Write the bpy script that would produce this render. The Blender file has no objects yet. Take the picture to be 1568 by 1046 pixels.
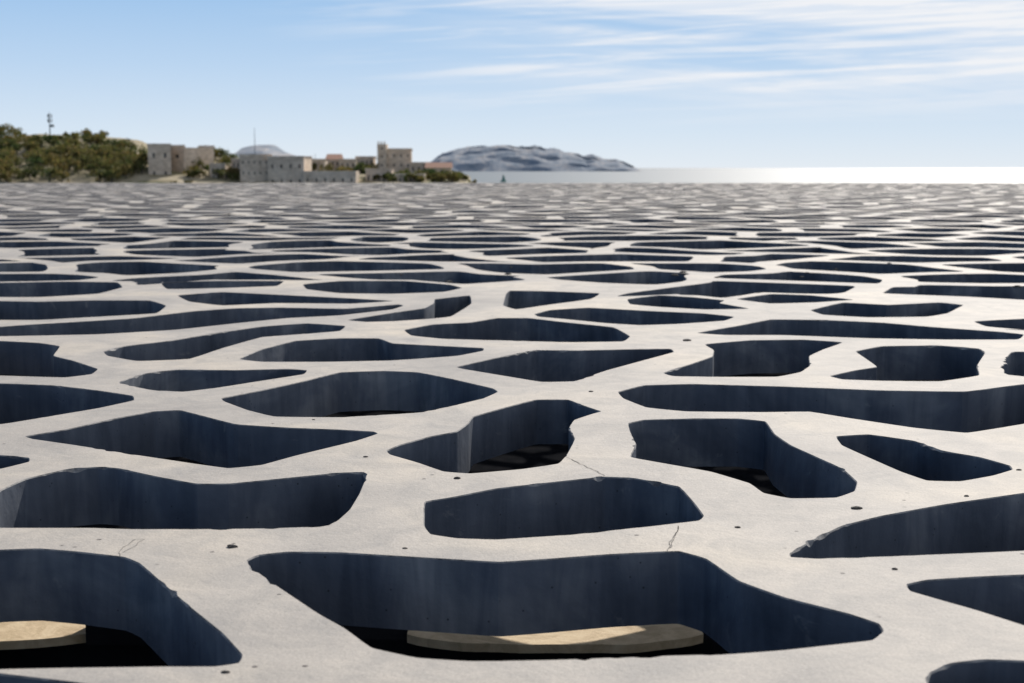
import bpy, bmesh, math, random
from mathutils import Vector, noise
from mathutils.geometry import delaunay_2d_cdt
random.seed(7)
R=random.Random(11)
scene=bpy.context.scene
COL=scene.collection
# ------------------------------------------------------------------ camera
CAM_H=0.6; FPX=2178.0; PITCH=math.atan(266/2178.0)
cd=bpy.data.cameras.new("camera"); cam=bpy.data.objects.new("camera",cd); COL.objects.link(cam)
cam.location=(0,0,CAM_H); cam.rotation_euler=(math.radians(90)-PITCH,0,0)
cd.sensor_width=36; cd.lens=36*FPX/1568.0; cd.clip_start=0.05; cd.clip_end=200000
cd.dof.use_dof=True; cd.dof.focus_distance=3.0; cd.dof.aperture_fstop=7.5
scene.camera=cam
scene.view_settings.view_transform='Standard'; scene.view_settings.look='None'; scene.view_settings.exposure=0

# ------------------------------------------------------------------ light
SUN_AZ=math.radians(20); SUN_EL=math.radians(34)
sd=Vector((math.sin(SUN_AZ)*math.cos(SUN_EL),math.cos(SUN_AZ)*math.cos(SUN_EL),math.sin(SUN_EL)))
ld=bpy.data.lights.new("sun",'SUN'); ld.energy=4.8; ld.angle=math.radians(0.5); ld.color=(1,0.94,0.86)
lo=bpy.data.objects.new("sun",ld); COL.objects.link(lo); lo.location=(0,0,50)
lo.rotation_euler=(-sd).to_track_quat('-Z','Y').to_euler()

wd=bpy.data.worlds.new("World"); scene.world=wd; wd.use_nodes=True
nt=wd.node_tree; N=nt.nodes; L=nt.links
for n in list(N): N.remove(n)
def nd(N,t,**k):
    n=N.new(t)
    for a,b in k.items(): setattr(n,a,b)
    return n
SKY=0.085
out=nd(N,'ShaderNodeOutputWorld'); bg=nd(N,'ShaderNodeBackground'); bg.inputs['Strength'].default_value=SKY
sky=nd(N,'ShaderNodeTexSky',sky_type='NISHITA'); sky.sun_disc=False
sky.sun_elevation=SUN_EL; sky.sun_rotation=SUN_AZ
sky.air_density=1.0; sky.dust_density=0.4; sky.ozone_density=2.0; sky.altitude=20
tc=nd(N,'ShaderNodeTexCoord'); sep=nd(N,'ShaderNodeSeparateXYZ'); L.new(tc.outputs['Generated'],sep.inputs[0])
def M(op,a,b=None,c=None,clamp=False):
    m=nd(N,'ShaderNodeMath',operation=op); m.use_clamp=clamp
    for i,x in enumerate((a,b,c)):
        if x is None: continue
        if isinstance(x,(int,float)): m.inputs[i].default_value=x
        else: L.new(x,m.inputs[i])
    return m.outputs[0]
az=M('ARCTAN2',sep.outputs['X'],sep.outputs['Y'])
el=M('ARCSINE',sep.outputs['Z'])
def cirrus(sa,se,tilt,seed,detail,lo_,hi_):
    e2=M('ADD',el,M('MULTIPLY',az,tilt))
    cx=nd(N,'ShaderNodeCombineXYZ'); L.new(M('MULTIPLY',az,sa),cx.inputs[0]); L.new(M('MULTIPLY',e2,se),cx.inputs[1]); cx.inputs[2].default_value=seed
    nz=nd(N,'ShaderNodeTexNoise'); L.new(cx.outputs[0],nz.inputs['Vector']); nz.inputs['Scale'].default_value=1; nz.inputs['Detail'].default_value=detail; nz.inputs['Roughness'].default_value=0.6; nz.inputs['Distortion'].default_value=0.35
    mr=nd(N,'ShaderNodeMapRange'); mr.interpolation_type='SMOOTHSTEP'; L.new(nz.outputs[0],mr.inputs[0]); mr.inputs[1].default_value=lo_; mr.inputs[2].default_value=hi_
    return mr.outputs[0]
def sm(x,a,b):
    mr=nd(N,'ShaderNodeMapRange'); mr.interpolation_type='SMOOTHSTEP'; L.new(x,mr.inputs[0]); mr.inputs[1].default_value=a; mr.inputs[2].default_value=b
    return mr.outputs[0]
hz=nd(N,'ShaderNodeValToRGB'); er=hz.color_ramp.elements
def lin(c): return tuple(((x/255+0.055)/1.055)**2.4/SKY for x in c)
stops=[(0.0,(228,236,243)),(0.10,(214,229,243)),(0.28,(187,213,240)),(0.48,(158,196,235)),(1.0,(108,158,216))]
while len(er)<len(stops): er.new(0.5)
MAXV=12.0
for i,(p_,c_) in enumerate(stops):
    er[i].position=p_; q=lin(c_); er[i].color=(q[0]/MAXV,q[1]/MAXV,q[2]/MAXV,1)
mrr=nd(N,'ShaderNodeMapRange'); L.new(el,mrr.inputs[0]); mrr.inputs[1].default_value=0.0; mrr.inputs[2].default_value=0.25; L.new(mrr.outputs[0],hz.inputs[0])
hv_=nd(N,'ShaderNodeVectorMath',operation='SCALE'); L.new(hz.outputs[0],hv_.inputs[0]); hv_.inputs['Scale'].default_value=MAXV
mixh=nd(N,'ShaderNodeMix',data_type='RGBA'); L.new(sm(el,0.15,0.5),mixh.inputs[0]); L.new(hv_.outputs[0],mixh.inputs[6]); L.new(sky.outputs[0],mixh.inputs[7])
c1=cirrus(5.5,95,-0.05,3.1,7,0.47,0.68)
c2=cirrus(3.0,36,0.05,2.2,6,0.37,0.64)
c3=cirrus(2.5,170,-0.02,6.6,5,0.53,0.66)
c2=M('MULTIPLY',c2,sm(M('ADD',az,M('MULTIPLY',el,0.6)),-0.06,0.20))
c1=M('MULTIPLY',c1,sm(M('ADD',az,M('MULTIPLY',el,0.8)),-0.12,0.08))
c3=M('MULTIPLY',c3,sm(az,-0.10,0.14))
cl=M('ADD',M('ADD',M('MULTIPLY',c1,0.6),M('MULTIPLY',c3,0.35)),M('MULTIPLY',c2,0.7),clamp=True)
cl=M('MULTIPLY',cl,sm(el,0.02,0.07))
mix=nd(N,'ShaderNodeMix',data_type='RGBA'); L.new(cl,mix.inputs[0]); L.new(mixh.outputs[2],mix.inputs[6]); mix.inputs[7].default_value=(10.3,10.5,10.9,1)
L.new(mix.outputs[2],bg.inputs['Color']); L.new(bg.outputs[0],out.inputs[0])

# ------------------------------------------------------------------ material helpers
def mat(name):
    m=bpy.data.materials.new(name); m.use_nodes=True
    b=m.node_tree.nodes['Principled BSDF']; return m,m.node_tree.nodes,m.node_tree.links,b
def noise_n(Nn,Ll,vec,scale,detail=4,rough=0.55,dist=0.0):
    n=Nn.new('ShaderNodeTexNoise'); n.inputs['Scale'].default_value=scale; n.inputs['Detail'].default_value=detail
    n.inputs['Roughness'].default_value=rough; n.inputs['Distortion'].default_value=dist; Ll.new(vec,n.inputs['Vector']); return n.outputs[0]
def ramp(Nn,Ll,fac,stops):
    r=Nn.new('ShaderNodeValToRGB'); e=r.color_ramp.elements
    while len(e)<len(stops): e.new(0.5)
    for i,(p,c) in enumerate(stops):
        e[i].position=p; e[i].color=(*c,1) if len(c)==3 else c
    Ll.new(fac,r.inputs[0]); return r.outputs[0]
def mixc(Nn,Ll,f,a,b,mode='MIX'):
    m=Nn.new('ShaderNodeMix'); m.data_type='RGBA'; m.blend_type=mode
    for i,x in ((0,f),(6,a),(7,b)):
        if isinstance(x,(int,float)): m.inputs[i].default_value=x
        elif isinstance(x,tuple): m.inputs[i].default_value=(*x,1)
        else: Ll.new(x,m.inputs[i])
    return m.outputs[2]
def mapping(Nn,Ll,vec,sc):
    m=Nn.new('ShaderNodeMapping'); m.inputs['Scale'].default_value=sc; Ll.new(vec,m.inputs[0]); return m.outputs[0]
def bump(Nn,Ll,h,strength,dist,b,prev=None):
    bb=Nn.new('ShaderNodeBump'); bb.inputs['Strength'].default_value=strength; bb.inputs['Distance'].default_value=dist
    Ll.new(h,bb.inputs['Height'])
    if prev: Ll.new(prev,bb.inputs['Normal'])
    Ll.new(bb.outputs[0],b.inputs['Normal']); return bb.outputs[0]

# concrete top
MT,n,l,b=mat("weathered_concrete_top"); tcn=n.new('ShaderNodeTexCoord').outputs['Object']
big=noise_n(n,l,tcn,1.3,3,0.6,0.3); c=ramp(n,l,big,[(0.3,(0.335,0.31,0.285)),(0.5,(0.425,0.39,0.35)),(0.70,(0.55,0.485,0.40))])
med=noise_n(n,l,tcn,9,5,0.70,0.8); c=mixc(n,l,0.7,c,ramp(n,l,med,[(0.3,(0.72,0.735,0.75)),(0.62,(1.12,1.10,1.06))]),'MULTIPLY')
fine=noise_n(n,l,tcn,260,1,0.7); c=mixc(n,l,0.55,c,ramp(n,l,fine,[(0.35,(0.8,0.8,0.8)),(0.6,(1.1,1.1,1.1))]),'MULTIPLY')
vo=n.new('ShaderNodeTexVoronoi'); vo.inputs['Scale'].default_value=20; l.new(tcn,vo.inputs['Vector'])
pit=ramp(n,l,vo.outputs['Distance'],[(0.06,(1,1,1)),(0.10,(0,0,0))])
pm=ramp(n,l,noise_n(n,l,tcn,5,1),[(0.54,(0,0,0)),(0.60,(1,1,1))])
pmask=mixc(n,l,1.0,pit,pm,'MULTIPLY')
c=mixc(n,l,pmask,c,(0.07,0.06,0.055))
l.new(c,b.inputs['Base Color']); b.inputs['Roughness'].default_value=0.72; b.inputs['Specular IOR Level'].default_value=0.3
bump(n,l,noise_n(n,l,tcn,70,3,0.7),0.28,0.005,b)
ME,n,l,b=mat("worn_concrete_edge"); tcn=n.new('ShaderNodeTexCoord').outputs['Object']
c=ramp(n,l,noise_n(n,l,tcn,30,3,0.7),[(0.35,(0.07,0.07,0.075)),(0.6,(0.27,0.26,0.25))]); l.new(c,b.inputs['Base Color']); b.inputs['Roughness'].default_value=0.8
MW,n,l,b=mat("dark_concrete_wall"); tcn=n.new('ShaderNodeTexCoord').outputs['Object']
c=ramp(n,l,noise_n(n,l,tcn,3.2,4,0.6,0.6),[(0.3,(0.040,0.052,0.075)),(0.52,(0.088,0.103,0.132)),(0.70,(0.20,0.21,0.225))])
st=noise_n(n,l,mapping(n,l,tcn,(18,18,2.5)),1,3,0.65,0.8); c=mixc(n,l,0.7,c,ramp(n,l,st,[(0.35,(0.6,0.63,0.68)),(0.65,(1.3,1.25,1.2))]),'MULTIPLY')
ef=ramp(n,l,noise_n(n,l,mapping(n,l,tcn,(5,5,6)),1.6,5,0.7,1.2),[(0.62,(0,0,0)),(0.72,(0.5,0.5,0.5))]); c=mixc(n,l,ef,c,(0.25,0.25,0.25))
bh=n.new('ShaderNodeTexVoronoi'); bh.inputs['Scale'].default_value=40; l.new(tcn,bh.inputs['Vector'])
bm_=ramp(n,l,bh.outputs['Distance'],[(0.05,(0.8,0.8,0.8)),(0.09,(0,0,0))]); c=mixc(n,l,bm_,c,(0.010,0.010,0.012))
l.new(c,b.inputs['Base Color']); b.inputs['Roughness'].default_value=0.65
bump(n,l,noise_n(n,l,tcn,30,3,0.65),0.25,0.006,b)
MC,n,l,b=mat("crack_dark"); b.inputs['Base Color'].default_value=(0.16,0.145,0.13,1); b.inputs['Roughness'].default_value=0.95
MPB,n,l,b=mat("dark_grit"); b.inputs['Base Color'].default_value=(0.05,0.045,0.04,1); b.inputs['Roughness'].default_value=0.95

# ------------------------------------------------------------------ lattice outlines
# Openings of the real slab near the viewpoint, measured off the photograph and
# rectified once onto the horizontal slab plane (plan coordinates in metres).
T={
1:"378,858 395,850 440,845 520,846 600,851 700,857 765,861 840,856 930,849 1010,845 1040,844 1080,855 1130,890 1200,915 1300,940 1345,955 1352,966 1335,980 1290,985 1200,995 1120,1001 1000,1004 850,1010 720,1012 640,1007 570,992 530,962 490,940 430,900 385,868",
2:"-120,860 -60,848 0,842 60,840 120,845 190,853 212,862 235,882 290,930 340,970 370,1003 365,1015 330,1020 250,1020 100,1022 0,1024 -150,1030 -250,1000 -200,900",
3:"2,750 40,733 100,719 150,715 180,717 240,730 300,741 350,741 450,731 520,724 555,723 560,730 550,755 535,780 515,798 495,806 400,809 300,810 200,810 140,808 60,808 0,808 -14,800 -14,765",
4:"38,668 100,658 180,640 235,630 275,628 310,637 360,650 440,655 520,658 572,661 578,664 545,675 450,698 400,712 350,717 300,710 200,695 120,682 50,672",
5:"338,610 400,598 460,585 520,570 590,568 640,570 690,580 755,595 762,600 740,610 690,622 640,632 520,639 420,638 380,628 345,615",
6:"592,690 610,682 660,668 700,661 718,648 724,638 770,625 820,612 870,612 890,620 920,630 905,634 878,643 870,655 880,672 868,695 855,710 800,718 720,725 680,722 640,708 598,696",
7:"962,648 985,643 1060,641 1130,641 1172,645 1185,665 1210,682 1250,700 1290,718 1312,738 1308,752 1280,762 1210,763 1170,755 1150,740 1090,722 1010,708 965,700 975,680 965,660",
8:"650,768 690,762 760,748 850,738 925,730 970,732 1040,745 1062,770 1077,790 1070,797 1000,805 880,818 760,826 700,824 660,818 650,805",
9:"1210,848 1240,830 1290,805 1350,790 1450,772 1568,755 1700,740 1800,790 1750,830 1568,843 1450,848 1350,852 1250,855 1212,853",
10:"1388,895 1420,888 1500,883 1568,880 1700,880 1800,920 1750,980 1640,975 1568,957 1500,935 1440,918 1395,905",
11:"1425,1030 1460,1015 1510,1010 1568,1012 1700,1020 1750,1080 1600,1120 1450,1080 1420,1046",
12:"1280,668 1330,665 1400,675 1440,690 1500,700 1546,713 1550,719 1520,728 1470,737 1420,736 1380,722 1330,700 1290,682",
13:"946,600 985,590 1060,588 1200,592 1350,598 1480,600 1568,588 1680,585 1700,610 1620,640 1530,655 1480,663 1400,655 1300,640 1240,630 1170,631 1050,630 990,624 955,610",
14:"1015,571 1060,557 1092,546 1094,536 1078,527 1150,521 1230,520 1292,524 1260,535 1238,545 1240,560 1225,570 1190,577 1100,577 1030,576",
15:"1270,576 1310,567 1345,562 1325,548 1310,538 1350,530 1440,529 1500,534 1508,540 1495,560 1500,575 1440,584 1350,583 1290,581",
17:"698,562 760,548 820,536 880,537 960,535 1027,534 1032,539 980,553 925,568 880,584 830,585 770,575 710,565",
18:"618,505 660,497 720,494 760,487 810,487 860,493 940,501 965,515 955,523 870,524 760,521 680,519 630,514",
19:"365,550 400,535 450,522 520,518 580,518 600,526 680,530 740,533 740,537 700,545 600,552 500,554 400,554",
20:"182,585 220,572 270,566 360,567 440,565 470,567 465,573 400,583 330,594 280,600 230,597 190,588",
21:"158,538 190,530 260,522 330,510 400,500 470,495 530,499 520,507 470,511 400,516 340,533 290,550 210,553 165,545",
22:"-60,522 0,522 60,525 92,530 80,545 110,552 150,565 140,573 100,578 0,575 -80,570",
23:"-80,590 0,587 80,590 150,598 203,606 205,613 150,625 60,640 0,650 -100,645",
24:"-60,697 0,697 44,701 44,707 0,718 -60,720",
25:"-60,458 0,461 60,462 140,460 230,460 255,468 240,480 150,485 60,490 0,490 -60,488",
26:"-60,505 30,498 200,488 290,477 360,472 430,471 530,473 610,466 618,468 600,474 520,483 440,487 370,494 270,505 150,512 0,515 -60,513",
27:"-60,432 0,433 100,431 180,432 188,440 150,450 60,455 0,455 -60,450",
28:"245,432 330,430 435,430 425,438 340,441 255,443",
29:"463,435 520,430 620,430 690,436 708,441 680,447 600,450 520,449 470,443",
30:"270,452 340,447 440,452 540,457 605,461 540,465 420,464 340,468 290,462",
31:"530,490 600,479 650,472 665,464 665,458 720,452 722,465 690,485 660,488 600,492 560,493",
32:"775,450 780,445 840,446 920,449 905,458 830,468 790,474 770,468",
33:"960,458 1010,452 1060,455 1110,460 1100,464 1150,473 1080,474 1010,470 965,466",
34:"818,481 840,475 900,471 990,476 1080,480 1125,485 1110,491 1040,496 980,498 930,495 870,489 825,485",  # left end widened so more sun reaches the slabs below
35:"1065,510 1130,499 1180,489 1260,490 1350,494 1430,501 1530,508 1568,512 1560,520 1450,520 1330,518 1200,513 1110,513",
36:"1240,475 1290,463 1360,467 1440,463 1475,467 1450,480 1420,485 1330,486 1260,482",
37:"1125,458 1180,450 1240,452 1310,459 1250,463 1180,465",
38:"1490,492 1568,488 1640,490 1640,503 1568,505 1510,500"}
def plan(u,v):
    dx=u-784; dy=523-v
    z=dy*math.cos(PITCH)-FPX*math.sin(PITCH); t=CAM_H/(-z)
    return (dx*t,(dy*math.sin(PITCH)+FPX*math.cos(PITCH))*t)
def area(p):
    return 0.5*sum(p[i][0]*p[(i+1)%len(p)][1]-p[(i+1)%len(p)][0]*p[i][1] for i in range(len(p)))
def chaikin(p,r=0.22):
    o=[]
    for i in range(len(p)):
        a=p[i]; c=p[(i+1)%len(p)]
        o.append((a[0]*(1-r)+c[0]*r,a[1]*(1-r)+c[1]*r)); o.append((a[0]*r+c[0]*(1-r),a[1]*r+c[1]*(1-r)))
    return o
def resample(p,step):
    o=[]
    for i in range(len(p)):
        a=p[i]; c=p[(i+1)%len(p)]; d=math.hypot(c[0]-a[0],c[1]-a[1]); k=max(1,int(round(d/step)))
        for j in range(k): o.append((a[0]+(c[0]-a[0])*j/k,a[1]+(c[1]-a[1])*j/k))
    return o
def dedupe(p,eps):
    o=[]
    for q in p:
        if not o or math.hypot(q[0]-o[-1][0],q[1]-o[-1][1])>eps: o.append(q)
    if len(o)>3 and math.hypot(o[0][0]-o[-1][0],o[0][1]-o[-1][1])<=eps: o.pop()
    return o
def pip(x,y,p):
    c=False; j=len(p)-1
    for i in range(len(p)):
        xi,yi=p[i]; xj,yj=p[j]
        if (yi>y)!=(yj>y) and x<(xj-xi)*(y-yi)/(yj-yi)+xi: c=not c
        j=i
    return c
def pdist(x,y,p):
    m=1e9; j=len(p)-1
    for i in range(len(p)):
        ax,ay=p[j]; bx,by=p[i]; dx=bx-ax; dy=by-ay; q=dx*dx+dy*dy
        t=0 if q==0 else max(0,min(1,((x-ax)*dx+(y-ay)*dy)/q))
        m=min(m,(x-ax-dx*t)**2+(y-ay-dy*t)**2); j=i
    return math.sqrt(m)
def offset(p,d):   # positive d grows a CCW polygon outward
    o=[]
    n_=len(p)
    for i in range(n_):
        a=p[i-1]; b_=p[i]; c=p[(i+1)%n_]
        e1=Vector((b_[0]-a[0],b_[1]-a[1])); e2=Vector((c[0]-b_[0],c[1]-b_[1]))
        if e1.length<1e-9 or e2.length<1e-9: o.append(b_); continue
        e1.normalize(); e2.normalize()
        nn=Vector((e1.y,-e1.x))+Vector((e2.y,-e2.x))
        if nn.length<0.2: nn=Vector((e1.y,-e1.x))
        nn.normalize(); k=d/max(0.55,nn.dot(Vector((e1.y,-e1.x))))
        o.append((b_[0]+nn.x*k,b_[1]+nn.y*k))
    return o
holes=[]; traced=[]
for k,s in T.items():
    p=[plan(*map(float,q.split(','))) for q in s.split()]
    if area(p)<0: p=p[::-1]
    traced.append(p)
    q=chaikin(chaikin(p,0.08),0.25)
    yc=sum(a[1] for a in p)/len(p)
    q=dedupe(resample(q,0.010 if yc<4 else 0.02),0.003)
    holes.append((q,True))
tb=[(min(a[0] for a in p)-.1,max(a[0] for a in p)+.1,min(a[1] for a in p)-.1,max(a[1] for a in p)+.1) for p in traced]
def clear(x,y,m):
    for p,bb in zip(traced,tb):
        if bb[0]<x<bb[1] and bb[2]<y<bb[3]:
            if pip(x,y,p) or pdist(x,y,p)<m: return False
    return True
X0,X1,Y0,Y1=-27.0,27.0,-3.0,57.0
SX,SY=1.08,0.86
def jit(i,j,s,ax,ay):
    r=random.Random((i*73856093)^(j*19349663)^s)
    return (r.uniform(-ax,ax),r.uniform(-ay,ay))
def hv(kx,ky):
    a=jit(kx,ky,5,0.28,0.25); return (kx*SX/2+a[0],ky*SY/3+a[1])
def emid(a,b_):
    A=hv(*a); B=hv(*b_); q=jit(a[0]+b_[0],a[1]+b_[1],9,0.10,0.10)
    return ((A[0]+B[0])/2+q[0],(A[1]+B[1])/2+q[1])
nj=int((Y1-Y0)/SY)+2; ni=int((X1-X0)/SX)+2
for j in range(-5,nj):
    for i in range(-ni//2-1,ni//2+2):
        cx=2*i+(j%2); cy=3*j
        vs=[(cx,cy+2),(cx-1,cy+1),(cx-1,cy-1),(cx,cy-2),(cx+1,cy-1),(cx+1,cy+1)]
        X=cx*SX/2; Y=cy*SY/3
        if not(X0+0.8<X<X1-0.8 and Y0+0.7<Y<Y1-0.7): continue
        if 0.9<Y<2.7 and abs(X)<max(0.44*Y,0.95): continue
        poly=[]
        for k in range(6):
            poly.append(hv(*vs[k])); poly.append(emid(vs[k],vs[(k+1)%6]))
        if area(poly)<0: poly=poly[::-1]
        r=random.Random(i*31+j*977)
        poly=offset(poly,-(0.07+r.uniform(0,0.045)+0.03*max(0,min(1,(Y-10)/12))))
        far=math.hypot(X,Y)
        q=chaikin(poly,0.13)
        if far<16: q=chaikin(q,0.25)
        if Y<13 and abs(X)<8:
            gx=sum(a[0] for a in q)/len(q); gy=sum(a[1] for a in q)/len(q)
            if not clear(gx,gy,0.12): continue
            q=resample(q,0.05); nq=[]; ch=False
            for (x,y) in q:
                s=1.0
                while s>0.1 and not clear(gx+(x-gx)*s,gy+(y-gy)*s,0.065): s-=0.06; ch=True
                nq.append((gx+(x-gx)*s,gy+(y-gy)*s))
            q=chaikin(nq,0.25) if ch else q
            q=dedupe(q,0.012)
        if len(q)<5 or area(q)<0.06: continue
        holes.append((q,False))
# ------------------------------------------------------------------ triangulate slab
TH=0.118
pts=[]; edges=[]; owner=[]; rings=[]
for hi,(q,near) in enumerate(holes):
    s0=len(pts); ring0=[]; z1=[]
    off=[]
    for (x,y) in q:
        chip=0
        if near:
            zone=max(0.0,noise.noise(Vector((x*3.1,y*3.1,hi*1.7)))-0.15)*3
            chip=min(0.006,max(0.0,noise.noise(Vector((x*38,y*38,3)))-0.05)*0.018*min(1,zone))
        off.append(0.0018+chip); z1.append(-0.0022-chip*1.1)
    base=offset(q,0.01)
    for (a,b_,d) in zip(q,base,off):
        ring0.append((a[0]+(b_[0]-a[0])*d*100,a[1]+(b_[1]-a[1])*d*100))
    m=len(q)
    pts+= [Vector(a) for a in ring0]; owner+=[hi]*m
    edges+=[(s0+i,s0+(i+1)%m) for i in range(m)]
    rings.append((s0,m,z1))
s0=len(pts)
cor=[(X0,Y0),(X1,Y0),(X1,Y1),(X0,Y1)]
bd=resample(cor,1.0); pts+=[Vector(a) for a in bd]; owner+=[-2]*len(bd)
edges+=[(s0+i,s0+(i+1)%len(bd)) for i in range(len(bd))]
res=delaunay_2d_cdt(pts,edges,[],0,1e-6)
ov,_,of,orig=res[0],res[1],res[2],res[3]
own=[]
for o in orig: own.append(owner[o[0]] if len(o) else -1)
hp=[[ (pts[s+i].x,pts[s+i].y) for i in range(m)] for s,m,_ in rings]
nearh=[h for h in range(len(holes)) if holes[h][1]]
hb={h:(min(a[0] for a in hp[h]),max(a[0] for a in hp[h]),min(a[1] for a in hp[h]),max(a[1] for a in hp[h])) for h in nearh}
def und(x,y):   # slight unevenness of the assembled panels
    f=max(0.0,min(1.0,(y-7)/14)); 
    return 0.0 if f==0 else f*0.016*noise.noise(Vector((x*0.45,y*0.6,4.4)))
verts=[(v.x,v.y,und(v.x,v.y)) for v in ov]; faces=[]; mi=[]; smooth=[]
nb=len(verts)
for f in of:
    ids=set(own[v] for v in f)
    cx=sum(ov[v].x for v in f)/3; cy=sum(ov[v].y for v in f)/3
    cand=ids-{-1,-2}
    if -1 in ids or len(ids)>1:
        if 0.5<cy<9: cand=cand|{h for h in nearh if hb[h][0]<cx<hb[h][1] and hb[h][2]<cy<hb[h][3]}
        elif -1 not in ids: cand=set()
    if any(pip(cx,cy,hp[h]) for h in cand): continue
    faces.append(tuple(f)); mi.append(0); smooth.append(False)
ntop=len(faces)
verts+=[(v.x,v.y,-TH) for v in ov]
for f in faces[:ntop]:
    faces.append(tuple(reversed([a+nb for a in f]))); mi.append(2); smooth.append(False)
for (s,m,z1),(q,near) in zip(rings,holes):
    b0=len(verts); u_=[und(pts[s+i].x,pts[s+i].y) for i in range(m)]
    for i in range(m): verts.append((pts[s+i].x,pts[s+i].y,u_[i]))
    for i in range(m): verts.append((q[i][0],q[i][1],z1[i]+u_[i]))
    for i in range(m): verts.append((q[i][0],q[i][1],z1[i]+u_[i]))
    for i in range(m): verts.append((q[i][0],q[i][1],-TH))
    for i in range(m):
        k=(i+1)%m
        faces.append((b0+i,b0+m+i,b0+m+k,b0+k)); mi.append(1); smooth.append(False)
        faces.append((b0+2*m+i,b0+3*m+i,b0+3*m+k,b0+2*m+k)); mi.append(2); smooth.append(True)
b0=len(verts); m=len(bd)
verts+=[(a[0],a[1],und(*a)) for a in bd]+[(a[0],a[1],-TH) for a in bd]
for i in range(m):
    k=(i+1)%m; faces.append((b0+i,b0+m+i,b0+m+k,b0+k)); mi.append(2); smooth.append(False)
def mesh_obj(name,verts,faces,mats,mi=None,smooth=None,parent=None):
    me=bpy.data.meshes.new(name); me.from_pydata(verts,[],faces)
    for m_ in mats: me.materials.append(m_)
    if mi: me.polygons.foreach_set('material_index',mi)
    if smooth: me.polygons.foreach_set('use_smooth',smooth)
    me.update(); o=bpy.data.objects.new(name,me); COL.objects.link(o)
    if parent: o.parent=parent
    return o
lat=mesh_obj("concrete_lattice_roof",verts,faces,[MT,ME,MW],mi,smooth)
# keep genuine corners of the cast walls crisp
wall_smooth=list(smooth)
try:
    lat.data.set_sharp_from_angle(angle=math.radians(11))
    lat.data.polygons.foreach_set('use_smooth',wall_smooth); lat.data.update()
except Exception: pass

def crack(name,pl,wd_):
    P_=[plan(*a) for a in pl]; P_=resample(P_+[P_[-1]],0.012)
    L_=[];R_=[]
    for i,(x,y) in enumerate(P_):
        x+=noise.noise(Vector((x*40,y*40,1)))*0.006; y+=noise.noise(Vector((x*40,y*40,7)))*0.006
        a=P_[max(0,i-1)]; b_=P_[min(len(P_)-1,i+1)]; d=Vector((b_[0]-a[0],b_[1]-a[1])); 
        if d.length<1e-6: d=Vector((1,0))
        d.normalize(); ww=wd_*(0.4+0.6*abs(noise.noise(Vector((x*70,y*70,2)))))
        L_.append((x-d.y*ww,y+d.x*ww,0.0008)); R_.append((x+d.y*ww,y-d.x*ww,0.0008))
    k=len(L_)-1
    mesh_obj(name,L_+R_,[(i,i+1,k+1+i+1,k+1+i) for i in range(k-1)],[MC],parent=lat)
crack("crack_1",[(1022,846),(1026,830),(1036,815),(1040,806)],0.0011)
crack("crack_2",[(868,700),(890,712),(915,722),(926,729)],0.0009)
crack("crack_3",[(182,852),(190,838),(205,826),(222,826)],0.0009)
# grit lying on the slab
vs=[];fs=[]
spots=[(1052,522,.011),(355,838,.007),(700,733,.006),(1312,779,.007),(345,1030,.004),(1130,808,.004),(620,860-20,.003),(1480,760,.004),(560,700,.004),(1370,872,.004),(1060,610,.006),(250,690+10,.004),(905,600,.005),(1170,500,.008),(480,650-7,.003),(1560,720,.004)]
for k in range(14):
    spots.append((R.uniform(600,1560),R.uniform(400,440),R.uniform(.008,.018)))
for (u,v,r) in spots:
    x,y=plan(u,v)
    if not clear(x,y,0.01): continue
    b0=len(vs); K=7
    for zz,rr in ((-0.001,1.0),(r*0.35,0.9),(r*0.6,0.4)):
        for i in range(K):
            a=2*math.pi*i/K; q_=rr*r*R.uniform(.75,1.2); vs.append((x+math.cos(a)*q_*1.4,y+math.sin(a)*q_,zz))
    for t in range(2):
        for i in range(K): fs.append((b0+t*K+i,b0+t*K+(i+1)%K,b0+(t+1)*K+(i+1)%K,b0+(t+1)*K+i))
    fs.append(tuple(b0+2*K+i for i in range(K)))
mesh_obj("grit",vs,fs,[MPB],parent=lat)

# ------------------------------------------------------------------ museum body + terrace below
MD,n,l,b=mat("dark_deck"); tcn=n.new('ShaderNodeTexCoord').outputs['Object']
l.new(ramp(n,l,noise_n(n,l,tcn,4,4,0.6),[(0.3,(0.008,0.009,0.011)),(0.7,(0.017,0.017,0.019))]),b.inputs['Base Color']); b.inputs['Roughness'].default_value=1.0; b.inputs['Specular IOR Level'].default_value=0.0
MB,n,l,b=mat("sun_patch_stone"); tcn=n.new('ShaderNodeTexCoord').outputs['Object']
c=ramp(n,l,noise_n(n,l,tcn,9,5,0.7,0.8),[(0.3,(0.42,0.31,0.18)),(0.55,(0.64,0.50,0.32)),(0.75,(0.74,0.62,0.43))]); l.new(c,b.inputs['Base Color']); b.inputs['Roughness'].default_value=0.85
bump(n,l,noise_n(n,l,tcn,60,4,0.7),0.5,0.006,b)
def box(vs,fs,x0,x1,y0,y1,z0,z1):
    k=len(vs); vs+=[(x0,y0,z0),(x1,y0,z0),(x1,y1,z0),(x0,y1,z0),(x0,y0,z1),(x1,y0,z1),(x1,y1,z1),(x0,y1,z1)]
    fs+=[tuple(k+a for a in f) for f in ((0,3,2,1),(4,5,6,7),(0,1,5,4),(1,2,6,5),(2,3,7,6),(3,0,4,7))]
vs=[];fs=[]; box(vs,fs,X0+0.3,X1-0.3,Y0+0.3,Y1-0.3,-18.5,-4.5)
box(vs,fs,X0+0.3,X0+0.6,Y0+0.3,Y1-0.3,-4.49,-0.6); box(vs,fs,X1-0.6,X1-0.3,Y0+0.3,Y1-0.3,-4.49,-0.6)
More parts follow.
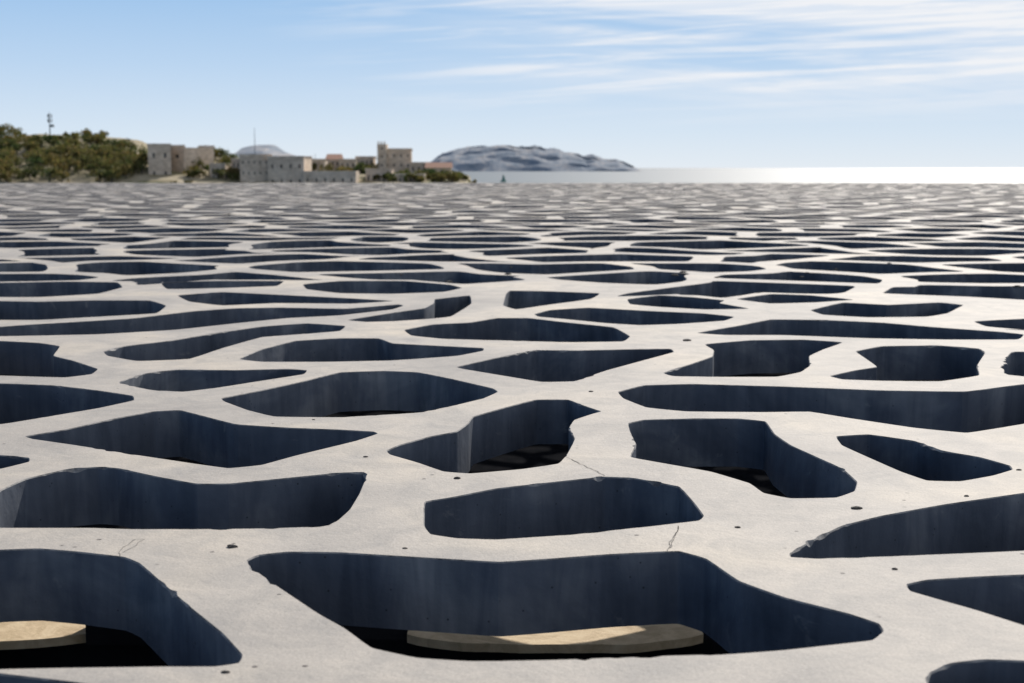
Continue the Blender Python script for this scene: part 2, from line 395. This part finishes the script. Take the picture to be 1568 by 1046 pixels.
box(vs,fs,X0+0.61,X1-0.61,Y0+0.3,Y0+0.6,-4.49,-0.6); box(vs,fs,X0+0.61,X1-0.61,Y1-0.6,Y1-0.3,-4.49,-0.6)
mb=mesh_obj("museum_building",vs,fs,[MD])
# added pale slabs shaped to the sun patches, fronts curved like the shadow edge
vs=[];fs=[]
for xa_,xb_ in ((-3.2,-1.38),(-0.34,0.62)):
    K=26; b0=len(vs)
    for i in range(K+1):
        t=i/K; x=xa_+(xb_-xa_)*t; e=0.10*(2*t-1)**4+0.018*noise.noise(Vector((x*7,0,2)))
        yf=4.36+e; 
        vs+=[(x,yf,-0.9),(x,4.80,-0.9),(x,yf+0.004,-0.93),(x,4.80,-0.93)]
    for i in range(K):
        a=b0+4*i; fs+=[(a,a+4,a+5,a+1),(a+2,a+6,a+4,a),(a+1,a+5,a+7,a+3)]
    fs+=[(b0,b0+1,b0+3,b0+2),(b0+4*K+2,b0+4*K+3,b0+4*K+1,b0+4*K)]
mesh_obj("sun_patch_slabs",vs,fs,[MB],parent=mb)
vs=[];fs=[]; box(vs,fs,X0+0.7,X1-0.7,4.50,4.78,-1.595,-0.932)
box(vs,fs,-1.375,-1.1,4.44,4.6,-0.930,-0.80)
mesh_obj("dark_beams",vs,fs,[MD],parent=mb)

# ------------------------------------------------------------------ sea
MS,n,l,b=mat("sea_water"); tcn=n.new('ShaderNodeTexCoord').outputs['Object']
b.inputs['Base Color'].default_value=(0.05,0.08,0.10,1); b.inputs['Roughness'].default_value=0.52; b.inputs['IOR'].default_value=1.36
bump(n,l,noise_n(n,l,mapping(n,l,tcn,(0.01,0.03,1)),1,3,0.6),0.3,6,b)
ZS=-18.0
vs=[(-90000,-3000,ZS),(90000,-3000,ZS),(90000,110000,ZS),(-90000,110000,ZS)]
mesh_obj("sea",vs,[(0,1,2,3)],[MS])

# ------------------------------------------------------------------ distant island
MI,n,l,b=mat("hazy_limestone"); tcn=n.new('ShaderNodeTexCoord').outputs['Object']
c=ramp(n,l,noise_n(n,l,mapping(n,l,tcn,(0.016,0.004,0.03)),1,6,0.72,0.5),[(0.34,(0.22,0.26,0.31)),(0.5,(0.31,0.335,0.37)),(0.64,(0.46,0.44,0.43))]); l.new(c,b.inputs['Base Color']); b.inputs['Roughness'].default_value=1  # grey-blue of distance haze is mixed into the limestone colour
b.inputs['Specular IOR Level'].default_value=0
def interp(pr,x):
    if x<=pr[0][0]: return pr[0][1]
    for (a,c),(d,e) in zip(pr,pr[1:]):
        if x<=d: return c+(e-c)*(x-a)/(d-a)
    return pr[-1][1]
def ridge(name,prof,yc,depth,mat_,nx,ny,amp,fr,zbase=-19):
    vs=[];fs=[]; x0=prof[0][0]; x1=prof[-1][0]
    for j in range(ny+1):
        t=j/ny; y=yc-depth/2+depth*t
        k=math.sin(math.pi*t)**0.8
        for i in range(nx+1):
            x=x0+(x1-x0)*i/nx; h=interp(prof,x)
            nz_=noise.fractal(Vector((x*fr,y*fr,3.3)),0.8,2.1,6)
            h2=zbase+(h-zbase)*k+amp*nz_*min(1,(h-zbase)/(4*amp+1e-6))*(0.3+0.7*k)
            vs.append((x,y+noise.noise(Vector((x*fr*0.7,j*0.3,0)))*depth*0.06,h2))
    for j in range(ny):
        for i in range(nx):
            a=j*(nx+1)+i; fs.append((a,a+1,a+nx+2,a+nx+1))
    return mesh_obj(name,vs,fs,[mat_],smooth=[True]*len(fs))
S=3.65
isl=[(655,260),(662,248),(680,235),(700,229),(722,225),(750,224),(764,222),(790,225),(820,224),(835,229),(850,228),(865,234),(885,236),(892,240),(905,238),(925,244),(940,243),(955,250),(966,255),(975,264)]
prof=[((u-784)*S,0.6+(257-v)*3.62) for u,v in isl]; prof[0]=(prof[0][0]-60,-20); prof[-1]=(prof[-1][0],-20)
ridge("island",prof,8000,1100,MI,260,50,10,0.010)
is2=[(330,256),(372,236),(378,226),(395,223),(420,222),(434,232),(480,246),(560,256)]
prof=[((u-784)*1.37,0.6+(257-v)*1.357) for u,v in is2]
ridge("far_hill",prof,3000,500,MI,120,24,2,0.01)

# ------------------------------------------------------------------ headland
MG,n,l,b=mat("headland_ground"); tcn=n.new('ShaderNodeTexCoord').outputs['Object']
c=ramp(n,l,noise_n(n,l,tcn,0.08,6,0.65,0.4),[(0.35,(0.13,0.15,0.04)),(0.5,(0.28,0.23,0.13)),(0.68,(0.50,0.42,0.30))]); l.new(c,b.inputs['Base Color']); b.inputs['Roughness'].default_value=1
def HX(u,Y=420): return (u-784)*Y*0.000456
def HZ(v,Y=420): return 0.6+(257-v)*Y*0.000452
hd=[(-700,205),(-300,205),(0,210),(60,206),(130,205),(215,213),(240,224),(285,230),(330,236),(370,241),(440,244),(520,249),(570,253),(640,257),(690,264),(720,272),(738,300)]
hprof=[(HX(u,440),HZ(v,440)) for u,v in hd]; hprof[-1]=(hprof[-1][0]+1,-19)
YF,YR,YB=366.0,440.0,560.0
def hill(x,y):
    h=interp(hprof,x*440/y); foot=min(h,-3.6) if h>-3.6 else h
    if y<YF: t=max(0,(y-(YF-8))/8); z=-19+(foot+19)*t
    elif y<YR: t=(y-YF)/(YR-YF); z=foot+(h-foot)*(t**0.85)
    else: t=(y-YR)/(YB-YR); z=h+(-19-h)*t*t
    return z+noise.fractal(Vector((x*.05,y*.05,3.3)),0.9,2.1,5)*0.7*min(1,max(0,(y-YF+8)/8))
vs=[];fs=[]; nx,ny=300,70; xa,xb=-420.0,-2.0
for j in range(ny+1):
    y=YF-8+(YB-YF+8)*(j/ny)**1.1
    for i in range(nx+1):
        x=xa+(xb-xa)*i/nx; vs.append((x,y,hill(x,y)))
for j in range(ny):
    for i in range(nx):
        a=j*(nx+1)+i; fs.append((a,a+1,a+nx+2,a+nx+1))
mesh_obj("headland_hill",vs,fs,[MG],smooth=[True]*len(fs))

MST,n,l,b=mat("hazed_stone_masonry"); tcn=n.new('ShaderNodeTexCoord').outputs['Object']
c=ramp(n,l,noise_n(n,l,tcn,0.35,6,0.7,0.6),[(0.3,(0.44,0.34,0.25)),(0.5,(0.64,0.52,0.40)),(0.7,(0.78,0.65,0.52))])  # beige stone, made paler to stand in for distance haze
c=mixc(n,l,0.6,c,ramp(n,l,noise_n(n,l,mapping(n,l,tcn,(0.5,0.5,3.0)),1,2),[(0.35,(0.65,0.65,0.65)),(0.6,(1.1,1.1,1.1))]),'MULTIPLY')
l.new(c,b.inputs['Base Color']); b.inputs['Roughness'].default_value=1
MRF,n,l,b=mat("terracotta_roof"); b.inputs['Base Color'].default_value=(0.34,0.18,0.12,1); b.inputs['Roughness'].default_value=0.9
MWN,n,l,b=mat("window_dark"); b.inputs['Base Color'].default_value=(0.05,0.05,0.055,1); b.inputs['Roughness'].default_value=0.3
MMT,n,l,b=mat("painted_steel"); b.inputs['Base Color'].default_value=(0.14,0.16,0.17,1); b.inputs['Roughness'].default_value=0.6

def facade(vs,fs,mi_,x0,x1,y,z0,z1,cols,rows,wf=0.4,hf=0.5,dep=0.35):
    xs=[x0];zs=[z0]
    cw=(x1-x0)/max(cols,1); rh=(z1-z0)/max(rows,1)
    for i in range(cols): xs+= [x0+cw*(i+.5-wf/2),x0+cw*(i+.5+wf/2)]
    for j in range(rows): zs+= [z0+rh*(j+.5-hf/2),z0+rh*(j+.5+hf/2)]
    xs.append(x1); zs.append(z1)
    def quad(a,m_): 
        k=len(vs); vs.extend(a); fs.append((k,k+1,k+2,k+3)); mi_.append(m_)
    for i in range(len(xs)-1):
        for j in range(len(zs)-1):
            a,b_,c_,d=xs[i],xs[i+1],zs[j],zs[j+1]
            if i%2==1 and j%2==1 and cols and rows:
                Y=y+dep
                quad([(a,Y,c_),(b_,Y,c_),(b_,Y,d),(a,Y,d)],1)
                quad([(a,y,c_),(b_,y,c_),(b_,Y,c_),(a,Y,c_)],0); quad([(a,Y,d),(b_,Y,d),(b_,y,d),(a,y,d)],0)
                quad([(a,y,c_),(a,Y,c_),(a,Y,d),(a,y,d)],0); quad([(b_,Y,c_),(b_,y,c_),(b_,y,d),(b_,Y,d)],0)
            else: quad([(a,y,c_),(b_,y,c_),(b_,y,d),(a,y,d)],0)
def building(name,u0,u1,v0,v1,Y,depth,cols,rows,roof='flat',rot=0,wf=0.35,hf=0.45):
    x0,x1=HX(u0,Y),HX(u1,Y); z0,z1=HZ(v1,Y),HZ(v0,Y); cx=(x0+x1)/2; hw=(x1-x0)/2
    e=bpy.data.objects.new(name,None); COL.objects.link(e); e.location=(cx,Y,0); e.rotation_euler=(0,0,rot)
    vs=[];fs=[];m_=[]
    facade(vs,fs,m_,-hw,hw,0,z0,z1,cols,rows,wf,hf)
    k=len(vs); vs+=[(-hw,0,z0),(hw,0,z0),(hw,depth,z0),(-hw,depth,z0),(-hw,0,z1),(hw,0,z1),(hw,depth,z1),(-hw,depth,z1)]
    for f in ((1,2,6,5),(2,3,7,6),(3,0,4,7),(4,5,6,7)): fs.append(tuple(k+a for a in f)); m_.append(0)
    mesh_obj("walls",vs,fs,[MST,MWN],m_,parent=e)
    vs=[];fs=[]
    if roof=='flat':
        t=0.35
        box(vs,fs,-hw-0.15,hw+0.15,-0.15,t,z1+0.003,z1+0.7); box(vs,fs,-hw-0.15,hw+0.15,depth-t,depth+0.15,z1+0.003,z1+0.7)
        mesh_obj("parapet",vs,fs,[MST],parent=e)
    elif roof=='gable':
        h=(depth/2)*0.38
        vs=[(-hw-.3,-.4,z1),(hw+.3,-.4,z1),(hw+.3,depth+.4,z1),(-hw-.3,depth+.4,z1),(-hw-.3,depth/2,z1+h),(hw+.3,depth/2,z1+h)]
        vs=[(a,b_,c_+0.01) for a,b_,c_ in vs]
        fs=[(0,1,5,4),(2,3,4,5),(0,4,3),(1,2,5),(3,2,1,0)]
        mesh_obj("roof",vs,fs,[MRF],parent=e)
    elif roof=='crenel':
        k=max(3,int(hw*2/1.6)); st_=2*hw/k
        for i in range(k): box(vs,fs,-hw+st_*i+0.15,-hw+st_*i+st_*0.6,0.0,0.5,z1+0.003,z1+0.8)
        mesh_obj("battlements",vs,fs,[MST],parent=e)
    return e
building("stone_fort",228,262,224,280,378,14,2,2,'flat',0.25,0.2,0.25)
building("stone_fort",258,286,226,280,384,12,1,2,'flat',-0.5,0.25,0.2)
building("fortress_wall",368,412,240,290,372,10,5,3,'flat',0.10,0.22,0.28)
building("fortress_wall",410,466,243,290,370,10,4,2,'flat',-0.06,0.22,0.25)
building("fortress_wall",464,545,262,290,368,8,6,1,'none',0.0,0.2,0.2)
building("stone_house",470,498,247,275,402,9,3,2,'flat')
building("stone_house",500,520,244,270,410,8,3,2,'gable')
building("stone_house",520,545,247,272,405,8,3,2,'flat')
building("stone_house",545,572,243,275,412,8,4,3,'flat')
building("stone_tower",578,592,221,272,408,6,1,4,'crenel',0,0.25,0.2)
building("castle_keep",588,630,231,275,410,12,4,3,'flat',0.05,0.22,0.3)
building("stone_house",628,655,252,280,405,8,3,2,'flat')
building("stone_house",652,690,257,282,400,8,4,2,'gable')
building("stone_house",560,600,262,285,376,8,5,1,'flat')
building("stone_house",600,650,266,290,374,8,6,1,'none')
building("stone_house",300,318,236,256,412,8,2,2,'gable')
building("stone_house",322,345,254,280,378,8,3,2,'flat')
building("stone_house",355,368,246,272,380,8,2,2,'flat')

def cyl(vs,fs,x,y,z0,z1,r0,r1,k=8):
    b0=len(vs)
    for z,r in ((z0,r0),(z1,r1)):
        for i in range(k): a=2*math.pi*i/k; vs.append((x+r*math.cos(a),y+r*math.sin(a),z))
    for i in range(k): fs.append((b0+i,b0+(i+1)%k,b0+k+(i+1)%k,b0+k+i))
    fs.append(tuple(b0+k+i for i in range(k)))
vs=[];fs=[]; x=HX(79,430); cyl(vs,fs,x,430,HZ(215,430),HZ(172,430),0.22,0.1)
for zz in (177,184):
    z=HZ(zz,430)
    for a in range(3):
        an=a*2.09+0.5; box(vs,fs,x+math.cos(an)*.6-.13,x+math.cos(an)*.6+.13,430+math.sin(an)*.6-.15,430+math.sin(an)*.6+.15,z-.7,z+.3)
    box(vs,fs,x-.7,x+.7,429.95,430.05,z-.1,z)
box(vs,fs,x+0.3,x+1.2,429.6,430.4,HZ(195,430),HZ(191,430))
mesh_obj("antenna_mast",vs,fs,[MMT])
vs=[];fs=[]; x=HX(391,900); cyl(vs,fs,x,900,-19,HZ(196,900),0.4,0.12)
mesh_obj("antenna_mast",vs,fs,[MMT])
vs=[];fs=[]; x=HX(483,420); cyl(vs,fs,x,420,0,HZ(236,420),0.12,0.06)
mesh_obj("flag_pole",vs,fs,[MMT])

def leafmat(name,a,b_,c_):
    m,n,l,b=mat(name); g=n.new('ShaderNodeNewGeometry'); tcn=n.new('ShaderNodeTexCoord').outputs['Object']
    r1=ramp(n,l,g.outputs['Random Per Island'],[(0.0,a),(0.5,b_),(1.0,c_)])
    r2=ramp(n,l,noise_n(n,l,tcn,0.12,2),[(0.35,(0.55,0.75,0.6)),(0.65,(1.7,1.25,0.95))])
    cc=mixc(n,l,1.0,r1,r2,'MULTIPLY')
    l.new(cc,b.inputs['Base Color']); b.inputs['Roughness'].default_value=0.8; b.inputs['Specular IOR Level'].default_value=0.2
    tr=n.new('ShaderNodeBsdfTranslucent'); l.new(cc,tr.inputs[0]); ms=n.new('ShaderNodeMixShader'); ms.inputs[0].default_value=0.45
    l.new(b.outputs[0],ms.inputs[1]); l.new(tr.outputs[0],ms.inputs[2]); l.new(ms.outputs[0],n['Material Output'].inputs[0])
    return m
ML=leafmat("foliage",(0.06,0.08,0.03),(0.11,0.13,0.05),(0.17,0.15,0.075))  # leaf tones lightened to include distance haze
MBK,n,l,b=mat("bark"); b.inputs['Base Color'].default_value=(0.08,0.06,0.045,1)
def tree(vs,fs,mi_,x,y,zg,h,r,nl,leaf):
    k0=len(fs); ztop=zg+h; cyl(vs,fs,x,y,zg-0.5,ztop-h*0.4,0.18,0.1,6)
    for a in range(4):
        an=R.uniform(0,6.28); k=len(vs); dx=math.cos(an)*r*.6; dy=math.sin(an)*r*.6
        vs+=[(x-.08,y,ztop-h*.8),(x+.08,y,ztop-h*.8),(x+dx,y+dy,ztop-h*.3)]; fs.append((k,k+1,k+2))
    mi_+=[1]*(len(fs)-k0)
    clumps=[]
    for c_ in range(R.randint(7,11)):
        a=R.uniform(0,6.28); rr=r*math.sqrt(R.random())*0.8
        zz=ztop-h*0.15-R.random()**1.1*h*0.8*(0.35+0.65*(rr/r))
        clumps.append((x+math.cos(a)*rr,y+math.sin(a)*rr,zz,r*R.uniform(.25,.45)))
    for q in range(nl):
        cx,cy,cz,cr=R.choice(clumps)
        d=Vector((R.gauss(0,1),R.gauss(0,1),R.gauss(0,.8))); d.normalize(); d*=cr*R.uniform(.6,1.05)
        o=Vector((cx,cy,cz))+d
        t=Vector((R.gauss(0,1),R.gauss(0,1),R.gauss(0,1))).normalized(); s=t.cross(Vector((R.gauss(0,1),R.gauss(0,1),R.gauss(0,1)))).normalized()
        s1=leaf*R.uniform(.6,1.3); k=len(vs)
        vs+=[tuple(o-t*s1),tuple(o+s*s1*.6),tuple(o+t*s1),tuple(o-s*s1*.6)]; fs.append((k,k+1,k+2,k+3)); mi_.append(0)
vs=[];fs=[];m_=[]
def grove(n_,ua,ub,Ya,Yb,hmin,hmax,nl=170):
    for i in range(n_):
        u=R.uniform(ua,ub); Y=R.uniform(Ya,Yb); x=HX(u,Y)
        h=R.uniform(hmin,hmax); tree(vs,fs,m_,x,Y,hill(x,Y),h,h*R.uniform(.6,.85),nl,0.36)
grove(110,-60,225,366.5,398,2.8,4.2)
grove(60,-20,205,398,424,2.2,3.4)
grove(14,85,165,424,436,1.2,2.6,120)
grove(8,-20,32,430,440,3.0,4.2)
grove(40,287,366,368,430,2.0,3.4,120)
grove(22,470,580,385,410,1.8,3,110)
grove(30,570,650,368,392,1.3,2.4,110)
grove(34,640,728,367,392,1.5,2.8,120)
grove(14,235,560,362,366,1.0,1.8,90)
mesh_obj("distant_trees",vs,fs,[ML,MBK],m_)

MGN,n,l,b=mat("green_paint"); b.inputs['Base Color'].default_value=(0.02,0.16,0.12,1)
Yb=1900; xb=HX(771,Yb); vs=[];fs=[]; cyl(vs,fs,xb,Yb,ZS-1,ZS+2,4,4,12); cyl(vs,fs,xb,Yb,ZS+2,ZS+8,2.2,1.2,12); cyl(vs,fs,xb,Yb,ZS+8,ZS+9.5,1.8,0.2,12)
mesh_obj("channel_marker_buoy",vs,fs,[MGN])
